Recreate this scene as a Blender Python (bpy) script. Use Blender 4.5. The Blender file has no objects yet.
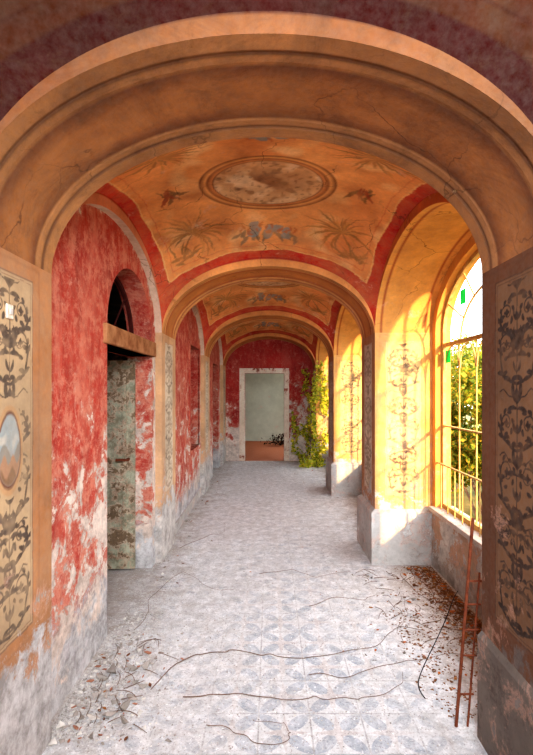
import bpy, bmesh, math, random
import numpy as np
from mathutils import Vector, Matrix
random.seed(7); rng=np.random.default_rng(7)
scene=bpy.context.scene
COL=scene.collection
PI=math.pi
def lin(c):
    out=[]
    for v in c:
        v=v/255.0
        out.append(v/12.92 if v<=0.04045 else ((v+0.055)/1.055)**2.4)
    return tuple(out)
def L4(c): return lin(c)+(1.0,)

# ------------------------------------------------------------------ geometry constants
BAY=[-0.64,2.06,4.76,7.46]      # bay starts (clear)
BL=2.10                          # bay clear length
ARCH=[-1.24,1.46,4.16,6.86,9.56] # transverse arch starts
AD=0.60
XL=-1.0; XR=0.97; XW=-1.06; XO=1.50
SP=2.13; RI=0.63; HV=0.70; TOP=3.16
ENDY=10.16

# ------------------------------------------------------------------ node helpers
class NT:
    def __init__(s,name,rough=0.9):
        s.m=bpy.data.materials.new(name); s.m.use_nodes=True
        s.t=s.m.node_tree; s.n=s.t.nodes; s.l=s.t.links
        s.b=s.n['Principled BSDF']; s.b.inputs['Roughness'].default_value=rough
        s.b.inputs['Specular IOR Level'].default_value=0.2
        s.pos=s.n.new('ShaderNodeNewGeometry').outputs['Position']
    def set(s,inp,v):
        if isinstance(v,bpy.types.NodeSocket): s.l.new(v,inp)
        elif isinstance(v,(tuple,list)):
            inp.default_value=v if len(v)==len(inp.default_value) else tuple(v)+(1.0,)
        else: inp.default_value=v
    def noise(s,scale,detail=6,rough=0.6,vec=None,dist=0.0):
        n=s.n.new('ShaderNodeTexNoise'); n.inputs['Scale'].default_value=scale
        n.inputs['Detail'].default_value=detail; n.inputs['Roughness'].default_value=rough
        n.inputs['Distortion'].default_value=dist
        s.l.new(vec or s.pos,n.inputs['Vector']); return n.outputs['Fac']
    def cracks(s,scale,width):
        n=s.n.new('ShaderNodeTexNoise'); n.inputs['Scale'].default_value=3.5; n.inputs['Detail'].default_value=6
        s.l.new(s.pos,n.inputs['Vector'])
        a=s.n.new('ShaderNodeVectorMath'); a.operation='MULTIPLY_ADD'
        s.l.new(n.outputs['Color'],a.inputs[0]); a.inputs[1].default_value=(.35,.35,.35); s.l.new(s.pos,a.inputs[2])
        v=s.n.new('ShaderNodeTexVoronoi'); v.feature='DISTANCE_TO_EDGE'; v.inputs['Scale'].default_value=scale
        s.l.new(a.outputs[0],v.inputs['Vector'])
        return s.rng(v.outputs['Distance'],0.0,width,1.0,0.0)
    def math(s,op,a,b=0.0,c=None):
        n=s.n.new('ShaderNodeMath'); n.operation=op
        s.set(n.inputs[0],a); s.set(n.inputs[1],b)
        if c is not None: s.set(n.inputs[2],c)
        return n.outputs[0]
    def rng(s,v,a,b,c=0.0,d=1.0):
        n=s.n.new('ShaderNodeMapRange'); n.clamp=True
        s.set(n.inputs[0],v)
        for i,x in enumerate((a,b,c,d)): n.inputs[i+1].default_value=x
        return n.outputs[0]
    def mix(s,f,a,b,mode='MIX'):
        n=s.n.new('ShaderNodeMix'); n.data_type='RGBA'; n.blend_type=mode
        s.set(n.inputs[0],f); s.set(n.inputs[6],a); s.set(n.inputs[7],b); return n.outputs[2]
    def xyz(s,v=None):
        n=s.n.new('ShaderNodeSeparateXYZ'); s.l.new(v or s.pos,n.inputs[0]); return n.outputs
    def attr(s,name):
        n=s.n.new('ShaderNodeAttribute'); n.attribute_name=name; return n.outputs['Color']
    def map(s,scale):
        n=s.n.new('ShaderNodeMapping'); n.inputs['Scale'].default_value=scale
        s.l.new(s.pos,n.inputs['Vector']); return n.outputs[0]
    def bump(s,h,st=0.4,dist=0.01):
        n=s.n.new('ShaderNodeBump'); n.inputs['Strength'].default_value=st; n.inputs['Distance'].default_value=dist
        s.l.new(h,n.inputs['Height']); s.l.new(n.outputs[0],s.b.inputs['Normal'])
    def color(s,c): s.set(s.b.inputs['Base Color'],c)

def plaster(name,c1,c2,under,thr=0.6,pscale=3.0,zk=0.0,zc=1.0,stain=None,stthr=0.6,attr=False,low=None,lowz=0.35,bumpst=0.6,dusty=0.0,dustc=(176,164,150),rim=False,streak=0.0,grime=0.25,crack=0.0,vlo=(0.60,0.54,0.50),dark_mottle=0.0):
    m=NT(name)
    n1=m.noise(2.3,10,0.7); n2=m.noise(pscale,14,0.74,dist=0.35); n3=m.noise(38,5,0.65); n4=m.noise(0.9,5,0.6)
    X,Y,z=m.xyz()[:3]
    if attr:
        base=m.attr('paint')
        v=m.mix(m.rng(n1,0.33,0.66),tuple(vlo)+(1,),(1.14,1.12,1.10,1))
        base=m.mix(1.0,base,v,'MULTIPLY')
    else:
        base=m.mix(m.rng(n1,0.36,0.62),L4(c1),L4(c2))
    if streak>0:
        ns=m.noise(1.0,10,0.76,vec=m.map((5.0,5.0,1.6)),dist=0.4)
        base=m.mix(m.rng(ns,0.47,0.64,0,streak),base,L4(stain or dustc))
        ns2=m.noise(1.0,10,0.76,vec=m.map((9.0,9.0,2.4)),dist=0.4)
        base=m.mix(m.rng(ns2,0.5,0.68,0,streak*0.8),base,(0.10,0.018,0.012,1))
    if stain:
        base=m.mix(m.math('MULTIPLY',m.rng(m.noise(6.5,14,0.8),stthr,stthr+0.10),0.75),base,L4(stain))
        base=m.mix(m.rng(m.noise(21,10,0.82),stthr+0.02,stthr+0.10,0,0.5),base,L4(stain))
    if dusty>0:
        base=m.mix(m.rng(m.noise(3.1,14,0.78,dist=0.5),0.38,0.66,0.0,dusty),base,L4(dustc))
    if dark_mottle>0:  # dark mottled patches, shade put into the near arch and vault colour
        base=m.mix(m.rng(m.noise(1.9,14,0.8,dist=0.8),0.46,0.64,0.0,dark_mottle),base,(0.05,0.02,0.01,1))
        base=m.mix(m.rng(m.noise(7.0,14,0.82,dist=0.8),0.52,0.66,0.0,dark_mottle*0.9),base,(0.09,0.045,0.02,1))
    h=m.math('MULTIPLY_ADD',z,zk,-zk*zc)
    pv=m.math('SUBTRACT',n2,h)
    pv=m.math('ADD',pv,m.math('MULTIPLY',m.math('SUBTRACT',n4,0.5),0.35))
    if rim:
        f=m.math('FRACT',m.math('DIVIDE',m.math('SUBTRACT',Y,2.06),2.7))
        t=m.math('DIVIDE',m.math('SUBTRACT',m.math('MULTIPLY',f,2.7),1.05),1.05)
        zz=m.math('MAXIMUM',m.math('DIVIDE',m.math('SUBTRACT',z,SP),RI),0.0)
        rr=m.math('SQRT',m.math('ADD',m.math('MULTIPLY',t,t),m.math('MULTIPLY',zz,zz)))
        pv=m.math('ADD',pv,m.rng(rr,0.86,1.0,0.0,0.20))
    pm=m.rng(pv,thr,thr+0.015)
    und=m.mix(m.rng(m.noise(9,10,0.78),0.38,0.62),L4(under),L4(tuple(int(x*0.74) for x in under)))
    edge=m.math('MULTIPLY',m.rng(pv,thr-0.07,thr),m.math('SUBTRACT',1.0,pm))
    c=m.mix(m.math('MULTIPLY',edge,0.5),base,(0.66,0.38,0.28,1)) if not dark_mottle else base
    c=m.mix(pm,c,und)
    if low:
        lm=m.rng(m.math('ADD',z,m.math('MULTIPLY',m.math('SUBTRACT',n2,0.5),1.6)),lowz-0.05,lowz+0.06,1,0)
        lc=m.mix(m.rng(m.noise(7,12,0.78),0.4,0.6),L4(low),L4(tuple(int(x*0.68) for x in low)))
        c=m.mix(m.math('MULTIPLY',lm,0.92),c,lc)
    c=m.mix(m.rng(n3,0.3,0.75,0.0,grime),c,(0.2,0.16,0.14,1))
    if crack>0:
        ck=m.math('MULTIPLY',m.cracks(2.1,0.010),m.rng(m.noise(1.7,4,0.6),0.45,0.6))
        c=m.mix(m.math('MULTIPLY',ck,crack),c,(0.07,0.035,0.02,1))
    m.color(c)
    hh=m.math('SUBTRACT',m.math('MULTIPLY',n3,0.35),pm)
    m.bump(hh,bumpst,0.009)
    return m.m

M_RED=plaster('red_limewash',(152,28,20),(184,58,42),(232,212,198),thr=0.575,pscale=6.0,zk=0.10,zc=1.2,stain=(210,136,112),stthr=0.49,low=(212,212,214),lowz=0.30,rim=True,streak=0.5)
M_REDEND=plaster('red_limewash_end',(146,16,16),(176,38,32),(236,220,208),thr=0.525,pscale=3.4,zk=0.15,zc=1.05,stain=(200,116,100),stthr=0.53,streak=0.3)
M_PAINT=plaster('fresco_plaster',(0,0,0),(0,0,0),(214,184,148),thr=0.69,pscale=5.0,attr=True,dusty=0.30,dustc=(170,116,74),crack=.7)
M_PAINTN=plaster('fresco_plaster_painted_shade',(0,0,0),(0,0,0),(204,168,126),thr=0.67,pscale=5.0,attr=True,dusty=0.45,dustc=(156,112,72),crack=.8,dark_mottle=.42)  # near arch plaster, darkened in its colour to deepen the foreground shade
M_VAULT=plaster('fresco_vault',(0,0,0),(0,0,0),(236,208,166),thr=0.685,pscale=5.0,attr=True,dusty=0.36,dustc=(226,160,100),crack=.8,vlo=(.64,.52,.44))
M_VAULTD=plaster('vault_painted_shade',(0,0,0),(0,0,0),(96,50,30),thr=0.76,pscale=5.0,attr=True,dusty=0.25,dustc=(60,16,8),crack=.7,dark_mottle=.5)  # dark copy of the vault plaster, shade of the nearest bay painted in
M_PILA=plaster('fresco_pilaster',(0,0,0),(0,0,0),(216,208,198),thr=0.62,pscale=4.5,zk=0.10,zc=1.0,attr=True,low=(214,210,206),lowz=0.5,dusty=0.38,dustc=(206,180,150))
M_PILAN=plaster('fresco_pilaster_dark_scroll',(0,0,0),(0,0,0),(208,200,188),thr=0.66,pscale=5.0,zk=0.12,zc=1.0,attr=True,low=(210,209,210),lowz=0.50,dusty=0.40,dustc=(176,154,128),vlo=(.64,.60,.57))
M_PILAR=plaster('fresco_pier_painted_shade',(0,0,0),(0,0,0),(128,104,84),thr=0.68,pscale=5.0,zk=0.10,zc=1.0,attr=True,low=(118,108,102),lowz=0.5,dusty=0.3,dustc=(106,80,60),vlo=(.62,.57,.54))  # dark copy of the pier plaster with its shade in the colour
M_BASE=plaster('grey_plinth',(170,166,162),(200,197,193),(222,220,216),thr=0.58,pscale=5,stain=(134,122,112),stthr=0.54)
M_BASED=plaster('plinth_painted_shade',(92,84,78),(118,108,100),(142,134,128),thr=0.58,pscale=6,stain=(70,58,50),stthr=0.53)  # dark copy of the plinth plaster, shade painted into the tones
M_OCH=plaster('ochre_outer_wall',(206,140,62),(224,164,86),(232,206,160),thr=0.64,pscale=4,zk=0.05,zc=0.6,stain=(170,104,44),stthr=0.60)
M_PARA=plaster('parapet_plaster',(150,122,102),(178,152,130),(206,202,198),thr=0.54,pscale=5,stain=(116,88,70),stthr=0.56,low=(176,170,164),lowz=0.12)
M_WHITE=plaster('white_plaster',(222,204,184),(238,226,210),(180,110,90),thr=0.60,pscale=6,stain=(190,166,140),stthr=0.54)
M_DARK=plaster('dim_room_plaster',(84,74,66),(102,92,82),(120,110,100),thr=0.6)
M_PALE=plaster('pale_green_room',(184,186,166),(202,204,184),(214,212,198),thr=0.68,pscale=2,grime=0.1)
def simple(name,c1,c2,scale=12,rough=0.85,bs=0.3,metal=0.0):
    m=NT(name,rough); n=m.noise(scale,8,0.65)
    m.color(m.mix(m.rng(n,0.35,0.65),L4(c1),L4(c2))); m.bump(n,bs,0.004)
    m.b.inputs['Metallic'].default_value=metal
    return m.m
M_DOOR=plaster('peeling_green_paint',(146,152,130),(188,188,166),(140,116,88),thr=0.545,pscale=9,stain=(106,98,76),stthr=0.47,streak=0.4,dustc=(170,170,150))
M_BEAM=simple('weathered_beam',(130,82,50),(182,132,92),9)
M_MAROON=simple('maroon_board',(56,16,14),(84,26,22),9)
M_IRON=simple('rusted_iron',(84,38,22),(120,64,40),30,0.8)
M_BLACK=simple('black_rubber',(22,22,24),(34,32,32),20)
M_FRAME=simple('yellowed_frame_paint',(170,132,76),(212,178,116),14)
M_TWIG=simple('dry_twig_bark',(96,76,64),(130,108,94),30)
M_STONE=[simple('plaster_rubble_pale',(180,174,168),(222,218,212),9),simple('mortar_rubble_grey',(130,122,114),(170,162,156),9),simple('brick_rubble',(140,92,74),(170,122,100),18)]
M_LEAF=[simple('dry_leaf_orange',(156,80,36),(190,112,50),20),simple('dry_leaf_brown',(96,56,34),(130,84,52),20),simple('dry_leaf_ochre',(160,112,66),(140,90,48),20)]
M_LITTER=simple('brown_leaf_litter',(84,54,36),(150,102,62),60)
M_GRIT=simple('grey_grit',(126,118,112),(216,212,208),40)
def foliage(name,a,b,c):
    m=NT(name,0.6); n=m.noise(9,3,0.5); n2=m.noise(31,2,0.5)
    col=m.mix(m.rng(n,0.4,0.6),L4(a),L4(b)); col=m.mix(m.rng(n2,0.50,0.60),col,L4(c)); m.color(col)
    tr=m.n.new('ShaderNodeBsdfTranslucent'); m.l.new(col,tr.inputs['Color'])
    mx=m.n.new('ShaderNodeMixShader'); mx.inputs[0].default_value=0.4
    m.l.new(m.b.outputs[0],mx.inputs[1]); m.l.new(tr.outputs[0],mx.inputs[2])
    m.l.new(mx.outputs[0],m.n['Material Output'].inputs['Surface'])
    return m.m
M_GREEN=foliage('shrub_leaves',(74,106,30),(126,140,44),(182,150,50))
M_IVY=foliage('ivy_leaves',(120,150,40),(196,204,66),(252,224,96))  # bright yellow in the leaf colour stands in for direct sun
M_DEAD=simple('dead_brush',(40,32,28),(70,52,42),20)
M_GRASS=simple('garden_ground',(98,100,52),(150,126,72),3)
M_GLASS=foliage('green_glass',(0,150,50),(0,180,70),(0,160,60))

def floor_mat():
    m=NT('dusty_cement_tiles',0.85)
    x,y,z=m.xyz()[:3]
    T=0.25
    def cell(v,off):
        f=m.math('FRACT',m.math('ADD',m.math('DIVIDE',v,T),off))
        return m.math('ABSOLUTE',m.math('SUBTRACT',f,0.5))
    px=cell(x,0.22); py=cell(y,0.1)
    def ln(ax,ay):
        dx=m.math('SUBTRACT',px,ax); dy=m.math('SUBTRACT',py,ay)
        return m.math('SQRT',m.math('ADD',m.math('MULTIPLY',dx,dx),m.math('MULTIPLY',dy,dy)))
    p1=m.math('MULTIPLY',m.math('LESS_THAN',ln(0.5,0.0),0.49),m.math('LESS_THAN',ln(0.0,0.5),0.49))
    lo=m.math('LESS_THAN',m.math('ADD',m.math('MULTIPLY',px,5.0),py),0.47)
    lo2=m.math('LESS_THAN',m.math('ADD',m.math('MULTIPLY',py,5.0),px),0.47)
    ax=m.math('MAXIMUM',lo,lo2)
    g=m.math('GREATER_THAN',m.math('MAXIMUM',px,py),0.484)
    base=L4((204,206,208))
    c=m.mix(p1,base,L4((116,132,152)))
    c=m.mix(ax,c,L4((182,170,166)))
    c=m.mix(g,c,L4((118,116,116)))
    d1=m.noise(1.9,14,0.78,dist=0.6); d2=m.noise(13,14,0.82,dist=0.3); d3=m.noise(70,6,0.75); d5=m.noise(5.0,14,0.8,dist=0.6)
    rad=m.math('ADD',m.math('ABSOLUTE',m.math('SUBTRACT',x,0.2)),m.math('MULTIPLY',m.math('SUBTRACT',y,2.0),0.26))
    farm=m.rng(rad,0.1,1.1,-0.13,0.12)
    dm=m.math('ADD',m.math('ADD',m.math('MULTIPLY',d1,0.8),m.math('MULTIPLY',d2,0.6)),farm)
    dm=m.math('ADD',dm,m.math('MULTIPLY',d5,0.7))
    dust=m.mix(m.rng(d2,0.38,0.62),L4((174,174,176)),L4((230,231,233)))
    dust=m.mix(m.rng(d5,0.46,0.66,0,0.5),dust,L4((168,162,156)))
    dust=m.mix(m.rng(d1,0.5,0.7,0,0.3),dust,L4((148,146,150)))
    c=m.mix(m.rng(dm,0.88,1.14,0.50,0.95),c,dust)
    sd=m.math('ADD',m.math('ABSOLUTE',m.math('SUBTRACT',x,0.1)),m.math('MULTIPLY',m.math('SUBTRACT',d5,0.5),1.8))
    c=m.mix(m.rng(sd,0.80,1.25,0.0,0.6),c,L4((144,128,114)))
    c=m.mix(m.rng(d3,0.55,0.62,0,0.6),c,L4((116,108,104)))
    c=m.mix(m.rng(m.noise(48,6,0.75),0.58,0.64,0,0.85),c,L4((248,248,248)))
    c=m.mix(m.rng(m.noise(24,10,0.84),0.575,0.655,0,0.55),c,L4((114,104,98)))
    c=m.mix(m.rng(y,10.1,10.2,0,0.9),c,L4((176,92,38)))
    m.color(c)
    m.bump(m.math('ADD',m.math('MULTIPLY',d3,0.6),m.math('MULTIPLY',d2,0.3)),0.6,0.008)
    return m.m
M_FLOOR=floor_mat()

# ------------------------------------------------------------------ object helpers
def finish(o,label=None,cat=None,kind=None,group=None,parent=None):
    if o.name not in COL.objects: COL.objects.link(o)
    if parent: o.parent=parent
    if label: o['label']=label
    if cat and not parent: o['category']=cat
    if kind: o['kind']=kind
    if group: o['group']=group
    return o
def meshobj(name,verts,faces,mat,smooth=False,cols=None,**k):
    me=bpy.data.meshes.new(name); me.from_pydata([tuple(v) for v in verts],[],[tuple(f) for f in faces]); me.update()
    me.materials.append(mat)
    if smooth: me.polygons.foreach_set('use_smooth',[True]*len(me.polygons))
    if cols is not None:
        a=me.color_attributes.new('paint','FLOAT_COLOR','POINT')
        c=np.ones((len(verts),4),dtype=np.float32); c[:,:3]=np.asarray(cols)
        a.data.foreach_set('color',c.ravel())
    o=bpy.data.objects.new(name,me); return finish(o,**k)
class Acc:
    def __init__(s): s.v=[];s.f=[];s.c=[];s.n=0
    def add(s,v,f,c):
        v=np.asarray(v,float).reshape(-1,3); s.v.append(v)
        f=np.asarray(f)+s.n; s.f+= [tuple(r) for r in f]
        c=np.asarray(c,float)
        if c.ndim==1: c=np.tile(c,(len(v),1))
        s.c.append(c.reshape(-1,3)); s.n+=len(v)
    def grid(s,P,c,flip=False):
        nv,nu=P.shape[:2]
        i=np.arange(nv*nu).reshape(nv,nu)
        q=np.stack([i[:-1,:-1],i[:-1,1:],i[1:,1:],i[1:,:-1]],-1).reshape(-1,4)
        if flip: q=q[:,::-1]
        s.add(P.reshape(-1,3),q,c)
    def box(s,a,b,c):
        x0,y0,z0=a;x1,y1,z1=b
        v=[(x0,y0,z0),(x1,y0,z0),(x1,y1,z0),(x0,y1,z0),(x0,y0,z1),(x1,y0,z1),(x1,y1,z1),(x0,y1,z1)]
        s.add(v,[(0,3,2,1),(4,5,6,7),(0,1,5,4),(1,2,6,5),(2,3,7,6),(3,0,4,7)],c)
    def obj(s,name,mat,smooth=False,paint=True,**k):
        return meshobj(name,np.concatenate(s.v),s.f,mat,smooth,np.concatenate(s.c) if paint else None,**k)
W3=(1,1,1)
def boxobj(name,a,b,mat,bev=0,**k):
    A=Acc();A.box(a,b,W3);o=A.obj(name,mat,paint=False,**k)
    if bev:
        md=o.modifiers.new('b','BEVEL'); md.width=bev; md.segments=2
    return o
def cut(o,cutters):
    for c in cutters:
        md=o.modifiers.new('c','BOOLEAN'); md.operation='DIFFERENCE'; md.solver='EXACT'; md.object=c
    bpy.context.view_layer.update()
    dg=bpy.context.evaluated_depsgraph_get()
    me=bpy.data.meshes.new_from_object(o.evaluated_get(dg)); o.modifiers.clear(); o.data=me
    for c in cutters: bpy.data.objects.remove(c)
def prism_x(pts,x0,x1):
    n=len(pts); v=[(x0,p[0],p[1]) for p in pts]+[(x1,p[0],p[1]) for p in pts]
    f=[tuple(range(n)),tuple(range(2*n-1,n-1,-1))]+[((i+1)%n,i,i+n,(i+1)%n+n) for i in range(n)]
    me=bpy.data.meshes.new('cutter'); me.from_pydata(v,[],f)
    bm=bmesh.new(); bm.from_mesh(me); bmesh.ops.recalc_face_normals(bm,faces=bm.faces); bm.to_mesh(me); bm.free()
    o=bpy.data.objects.new('cutter',me); COL.objects.link(o); return o
def arch_pts(yc,hw,z0,sp,ri,n=28):
    return [(yc-hw,z0),(yc+hw,z0)]+[(yc+hw*math.cos(a),sp+ri*math.sin(a)) for a in np.linspace(0,PI,n)]

# ------------------------------------------------------------------ painting canvas
def field(U,V,seed,f):
    r=np.random.default_rng(seed); o=np.zeros_like(U)
    for k in range(9):
        a=r.uniform(0,2*PI); ff=f*r.uniform(.5,2.6); o+=np.sin(ff*(math.cos(a)*U+math.sin(a)*V)+r.uniform(0,6.28)+1.5*np.sin(ff*.6*(math.sin(a)*U-math.cos(a)*V)))/(1+0.4*k)
    return o/2.8
class Canvas:
    def __init__(s,us,vs,base):
        s.u=np.asarray(us);s.v=np.asarray(vs)
        s.col=np.tile(np.array(lin(base)),(len(vs),len(us),1)); s.U,s.V=np.meshgrid(s.u,s.v)
        s.soft=max(np.max(np.diff(s.u)),np.max(np.diff(s.v)))*0.8
    def mask(s): return np.zeros(s.U.shape)
    def blend(s,m,c,a=1.0):
        m=(np.clip(m,0,1)*a)[...,None]; s.col=s.col*(1-m)+np.array(lin(c))*m
    def dab(s,m,u,v,r):
        R=r+s.soft
        i0,i1=np.searchsorted(s.u,[u-R,u+R]); j0,j1=np.searchsorted(s.v,[v-R,v+R])
        if i0>=i1 or j0>=j1: return
        d=np.hypot(s.U[j0:j1,i0:i1]-u,s.V[j0:j1,i0:i1]-v)
        np.maximum(m[j0:j1,i0:i1],np.clip((r-d)/s.soft+0.5,0,1),out=m[j0:j1,i0:i1])
    def stroke(s,m,pts,r,taper=None):
        pts=np.asarray(pts,float); seg=np.hypot(*np.diff(pts,axis=0).T); L=seg.sum()
        n=max(2,int(L/(max(r,0.003)*0.5))); t=np.linspace(0,L,n); cs=np.concatenate([[0],np.cumsum(seg)])
        X=np.interp(t,cs,pts[:,0]);Y=np.interp(t,cs,pts[:,1])
        for k in range(n):
            q=k/(n-1); rr=r
            if taper=='leaf': rr=r*math.sin(PI*min(1,q*0.93+0.05))
            elif taper=='end': rr=r*(1-0.7*q)
            s.dab(m,X[k],Y[k],rr)
    def leaf(s,m,u,v,ang,L,w,curve=0.0):
        p=[];a=ang
        x,y=u,v
        for k in range(7):
            p.append((x,y)); x+=math.cos(a)*L/6; y+=math.sin(a)*L/6; a+=curve/6
        s.stroke(m,p,w,'leaf')
    def warp(s,amp,f,seed):
        du=field(s.U,s.V,seed,f)*amp; dv=field(s.U,s.V,seed+1,f)*amp
        i=np.clip(np.searchsorted(s.u,s.U+du),0,len(s.u)-1); j=np.clip(np.searchsorted(s.v,s.V+dv),0,len(s.v)-1)
        s.col=s.col[j,i]
def spiral(cx,cy,r0,a0,turns,sgn=1,n=40,inner=0.15):
    return [(cx+(r0*(1-(1-inner)*t))*math.cos(a0+sgn*t*turns*2*PI),cy+(r0*(1-(1-inner)*t))*math.sin(a0+sgn*t*turns*2*PI)) for t in np.linspace(0,1,n)]

def scrollwork(C,cu,hw,v0,v1,dark,alpha=0.9,lw=0.0052,skip=None,seed=1):
    """continuous candelabra of acanthus scrolls mirrored about a thin stem"""
    m=C.mask(); k=hw/0.15; R=random.Random(seed)
    C.stroke(m,[(cu,v0),(cu,v1)],lw*0.6)
    v=v0; idx=0
    while v<v1-0.06*k:
        H=(0.27 if idx%3!=1 else 0.19)*k
        lj=[(R.uniform(.5,1.1),R.uniform(.04,.06),R.uniform(.6,1.4)) for _ in range(12)]
        lk=[(R.uniform(-.1,.1),R.uniform(.026,.038)) for _ in range(8)]
        for sg in (1,-1):
            cx=cu+sg*0.078*k; cy=v+(0.17 if idx%2==0 else 0.11)*k; r=(0.052 if idx%2==0 else 0.042)*k
            ent=[(cu,v),(cu+sg*0.045*k,v+0.010*k),(cu+sg*0.108*k,v+0.040*k),(cu+sg*0.134*k,cy-0.03*k),(cx+sg*r,cy)]
            C.stroke(m,ent,lw*1.3)
            C.stroke(m,spiral(cx,cy,r,0 if sg>0 else PI,1.2,sg,n=50),lw,'end')
            C.dab(m,cx,cy,0.013*k)
            for a in (0,1.57,3.14,4.71): C.dab(m,cx+.014*k*math.cos(a),cy+.014*k*math.sin(a),0.006*k)
            c_=0
            for (x,y) in ent[1:4]:
                for q in (-1,1):
                    a,b,d=lj[c_]; c_+=1
                    C.leaf(m,x,y,PI/2+sg*q*a,b*k,0.0115*k,q*sg*d)
            for j in range(7):
                a=j*0.9+lk[j][0]
                aa=a if sg>0 else PI-a
                C.leaf(m,cx+r*math.cos(aa),cy+r*math.sin(aa),aa+sg*0.9,lk[j][1]*k,0.0098*k,sg*1.2)
            C.leaf(m,cu,v+H*0.72,PI/2-sg*0.75,0.11*k,0.013*k,sg*1.3)
            C.leaf(m,cu,v+H*0.62,PI/2-sg*1.25,0.08*k,0.011*k,-sg*1.0)
            C.leaf(m,cu,v+H*0.25,PI/2-sg*0.9,0.06*k,0.009*k,sg*1.0)
            C.stroke(m,[(cu+sg*0.01*k,v+H*0.8),(cu+sg*0.06*k,v+H*0.83),(cu+sg*0.10*k,v+H*0.93),(cu+sg*0.13*k,v+H*0.88)],lw*0.6)
        if idx%3==1:
            for a in np.linspace(-1.1,1.1,7): C.leaf(m,cu,v+H*0.75,PI/2+a,0.09*k*(1-abs(a)*0.25),0.011*k)
        else:
            C.leaf(m,cu,v+H*0.70,PI/2,0.07*k,0.017*k)
            C.dab(m,cu,v+H*0.30,0.015*k); C.dab(m,cu,v+H*0.36,0.010*k)
        C.stroke(m,[(cu-0.022*k,v+0.02*k),(cu+0.022*k,v+0.02*k)],lw)
        v+=H; idx+=1
    inside=(np.abs(C.U-cu)<hw*1.02)&(C.V>v0-0.01)&(C.V<v1+0.005)
    m*=inside
    if skip: m*= ~((np.hypot((C.U-cu)/(hw*0.66),(C.V-(skip[0]+skip[1])/2)/((skip[1]-skip[0])*0.45))<1))
    w=np.clip(0.88+0.34*field(C.U,C.V,seed+20,14)+0.25*field(C.U,C.V,seed+30,60),0.3,1)
    C.blend(m*w,dark,alpha)

def panel(ulen,z0,z1,res,frame,fieldc,dark,line,hw=0.17,medal=False,uc=None,alpha=0.9,pz=(0.62,2.06),seed=1):
    us=np.linspace(0,ulen,int(ulen/res)+1); vs=np.linspace(z0,z1,int((z1-z0)/res)+1)
    C=Canvas(us,vs,frame); uc=ulen/2 if uc is None else uc
    d=np.minimum(hw-np.abs(C.U-uc),np.minimum(C.V-pz[0],pz[1]-C.V))
    C.blend(np.clip(d/C.soft+0.5,0,1),fieldc)
    C.blend(np.clip(1-np.abs(d-0.003)/0.006,0,1),line,0.9)
    C.blend(np.clip(1-np.abs(d-0.018)/0.004,0,1),line,0.6)
    C.blend(np.clip(1-np.abs(d+0.05)/0.012,0,1),line,0.25)
    sk=(1.16,1.60) if medal else None
    scrollwork(C,uc,hw*0.86,pz[0]+0.03,pz[1]-0.03,dark,alpha,skip=sk,seed=seed)
    if medal:
        e=np.hypot((C.U-uc)/0.082,(C.V-1.37)/0.155)
        C.blend(np.clip((1.16-e)*14,0,1),(196,156,112)); C.blend(np.clip((1.0-e)*14,0,1),(104,58,42))
        C.blend(np.clip((0.91-e)*14,0,1),(160,178,184))
        ins=np.clip((0.91-e)*14,0,1)
        C.blend(ins*np.clip((field(C.U,C.V,8,25)-.1)*3,0,1)*(C.V>1.36),(210,206,196),0.8)
        hill=np.clip((1.375+0.025*np.sin(C.U*60)-C.V)*90,0,1); C.blend(ins*hill,(130,128,120),.8)
        hill=np.clip((1.34+0.018*np.sin(C.U*110+1)-C.V)*90,0,1); C.blend(ins*hill,(176,130,96),.85)
        hill=np.clip((1.29+0.02*np.sin(C.U*90+1)-C.V)*60,0,1); C.blend(ins*hill,(116,88,62),.8)
    C.warp(0.003,22,seed+50)
    return us,vs,C.col

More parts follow.
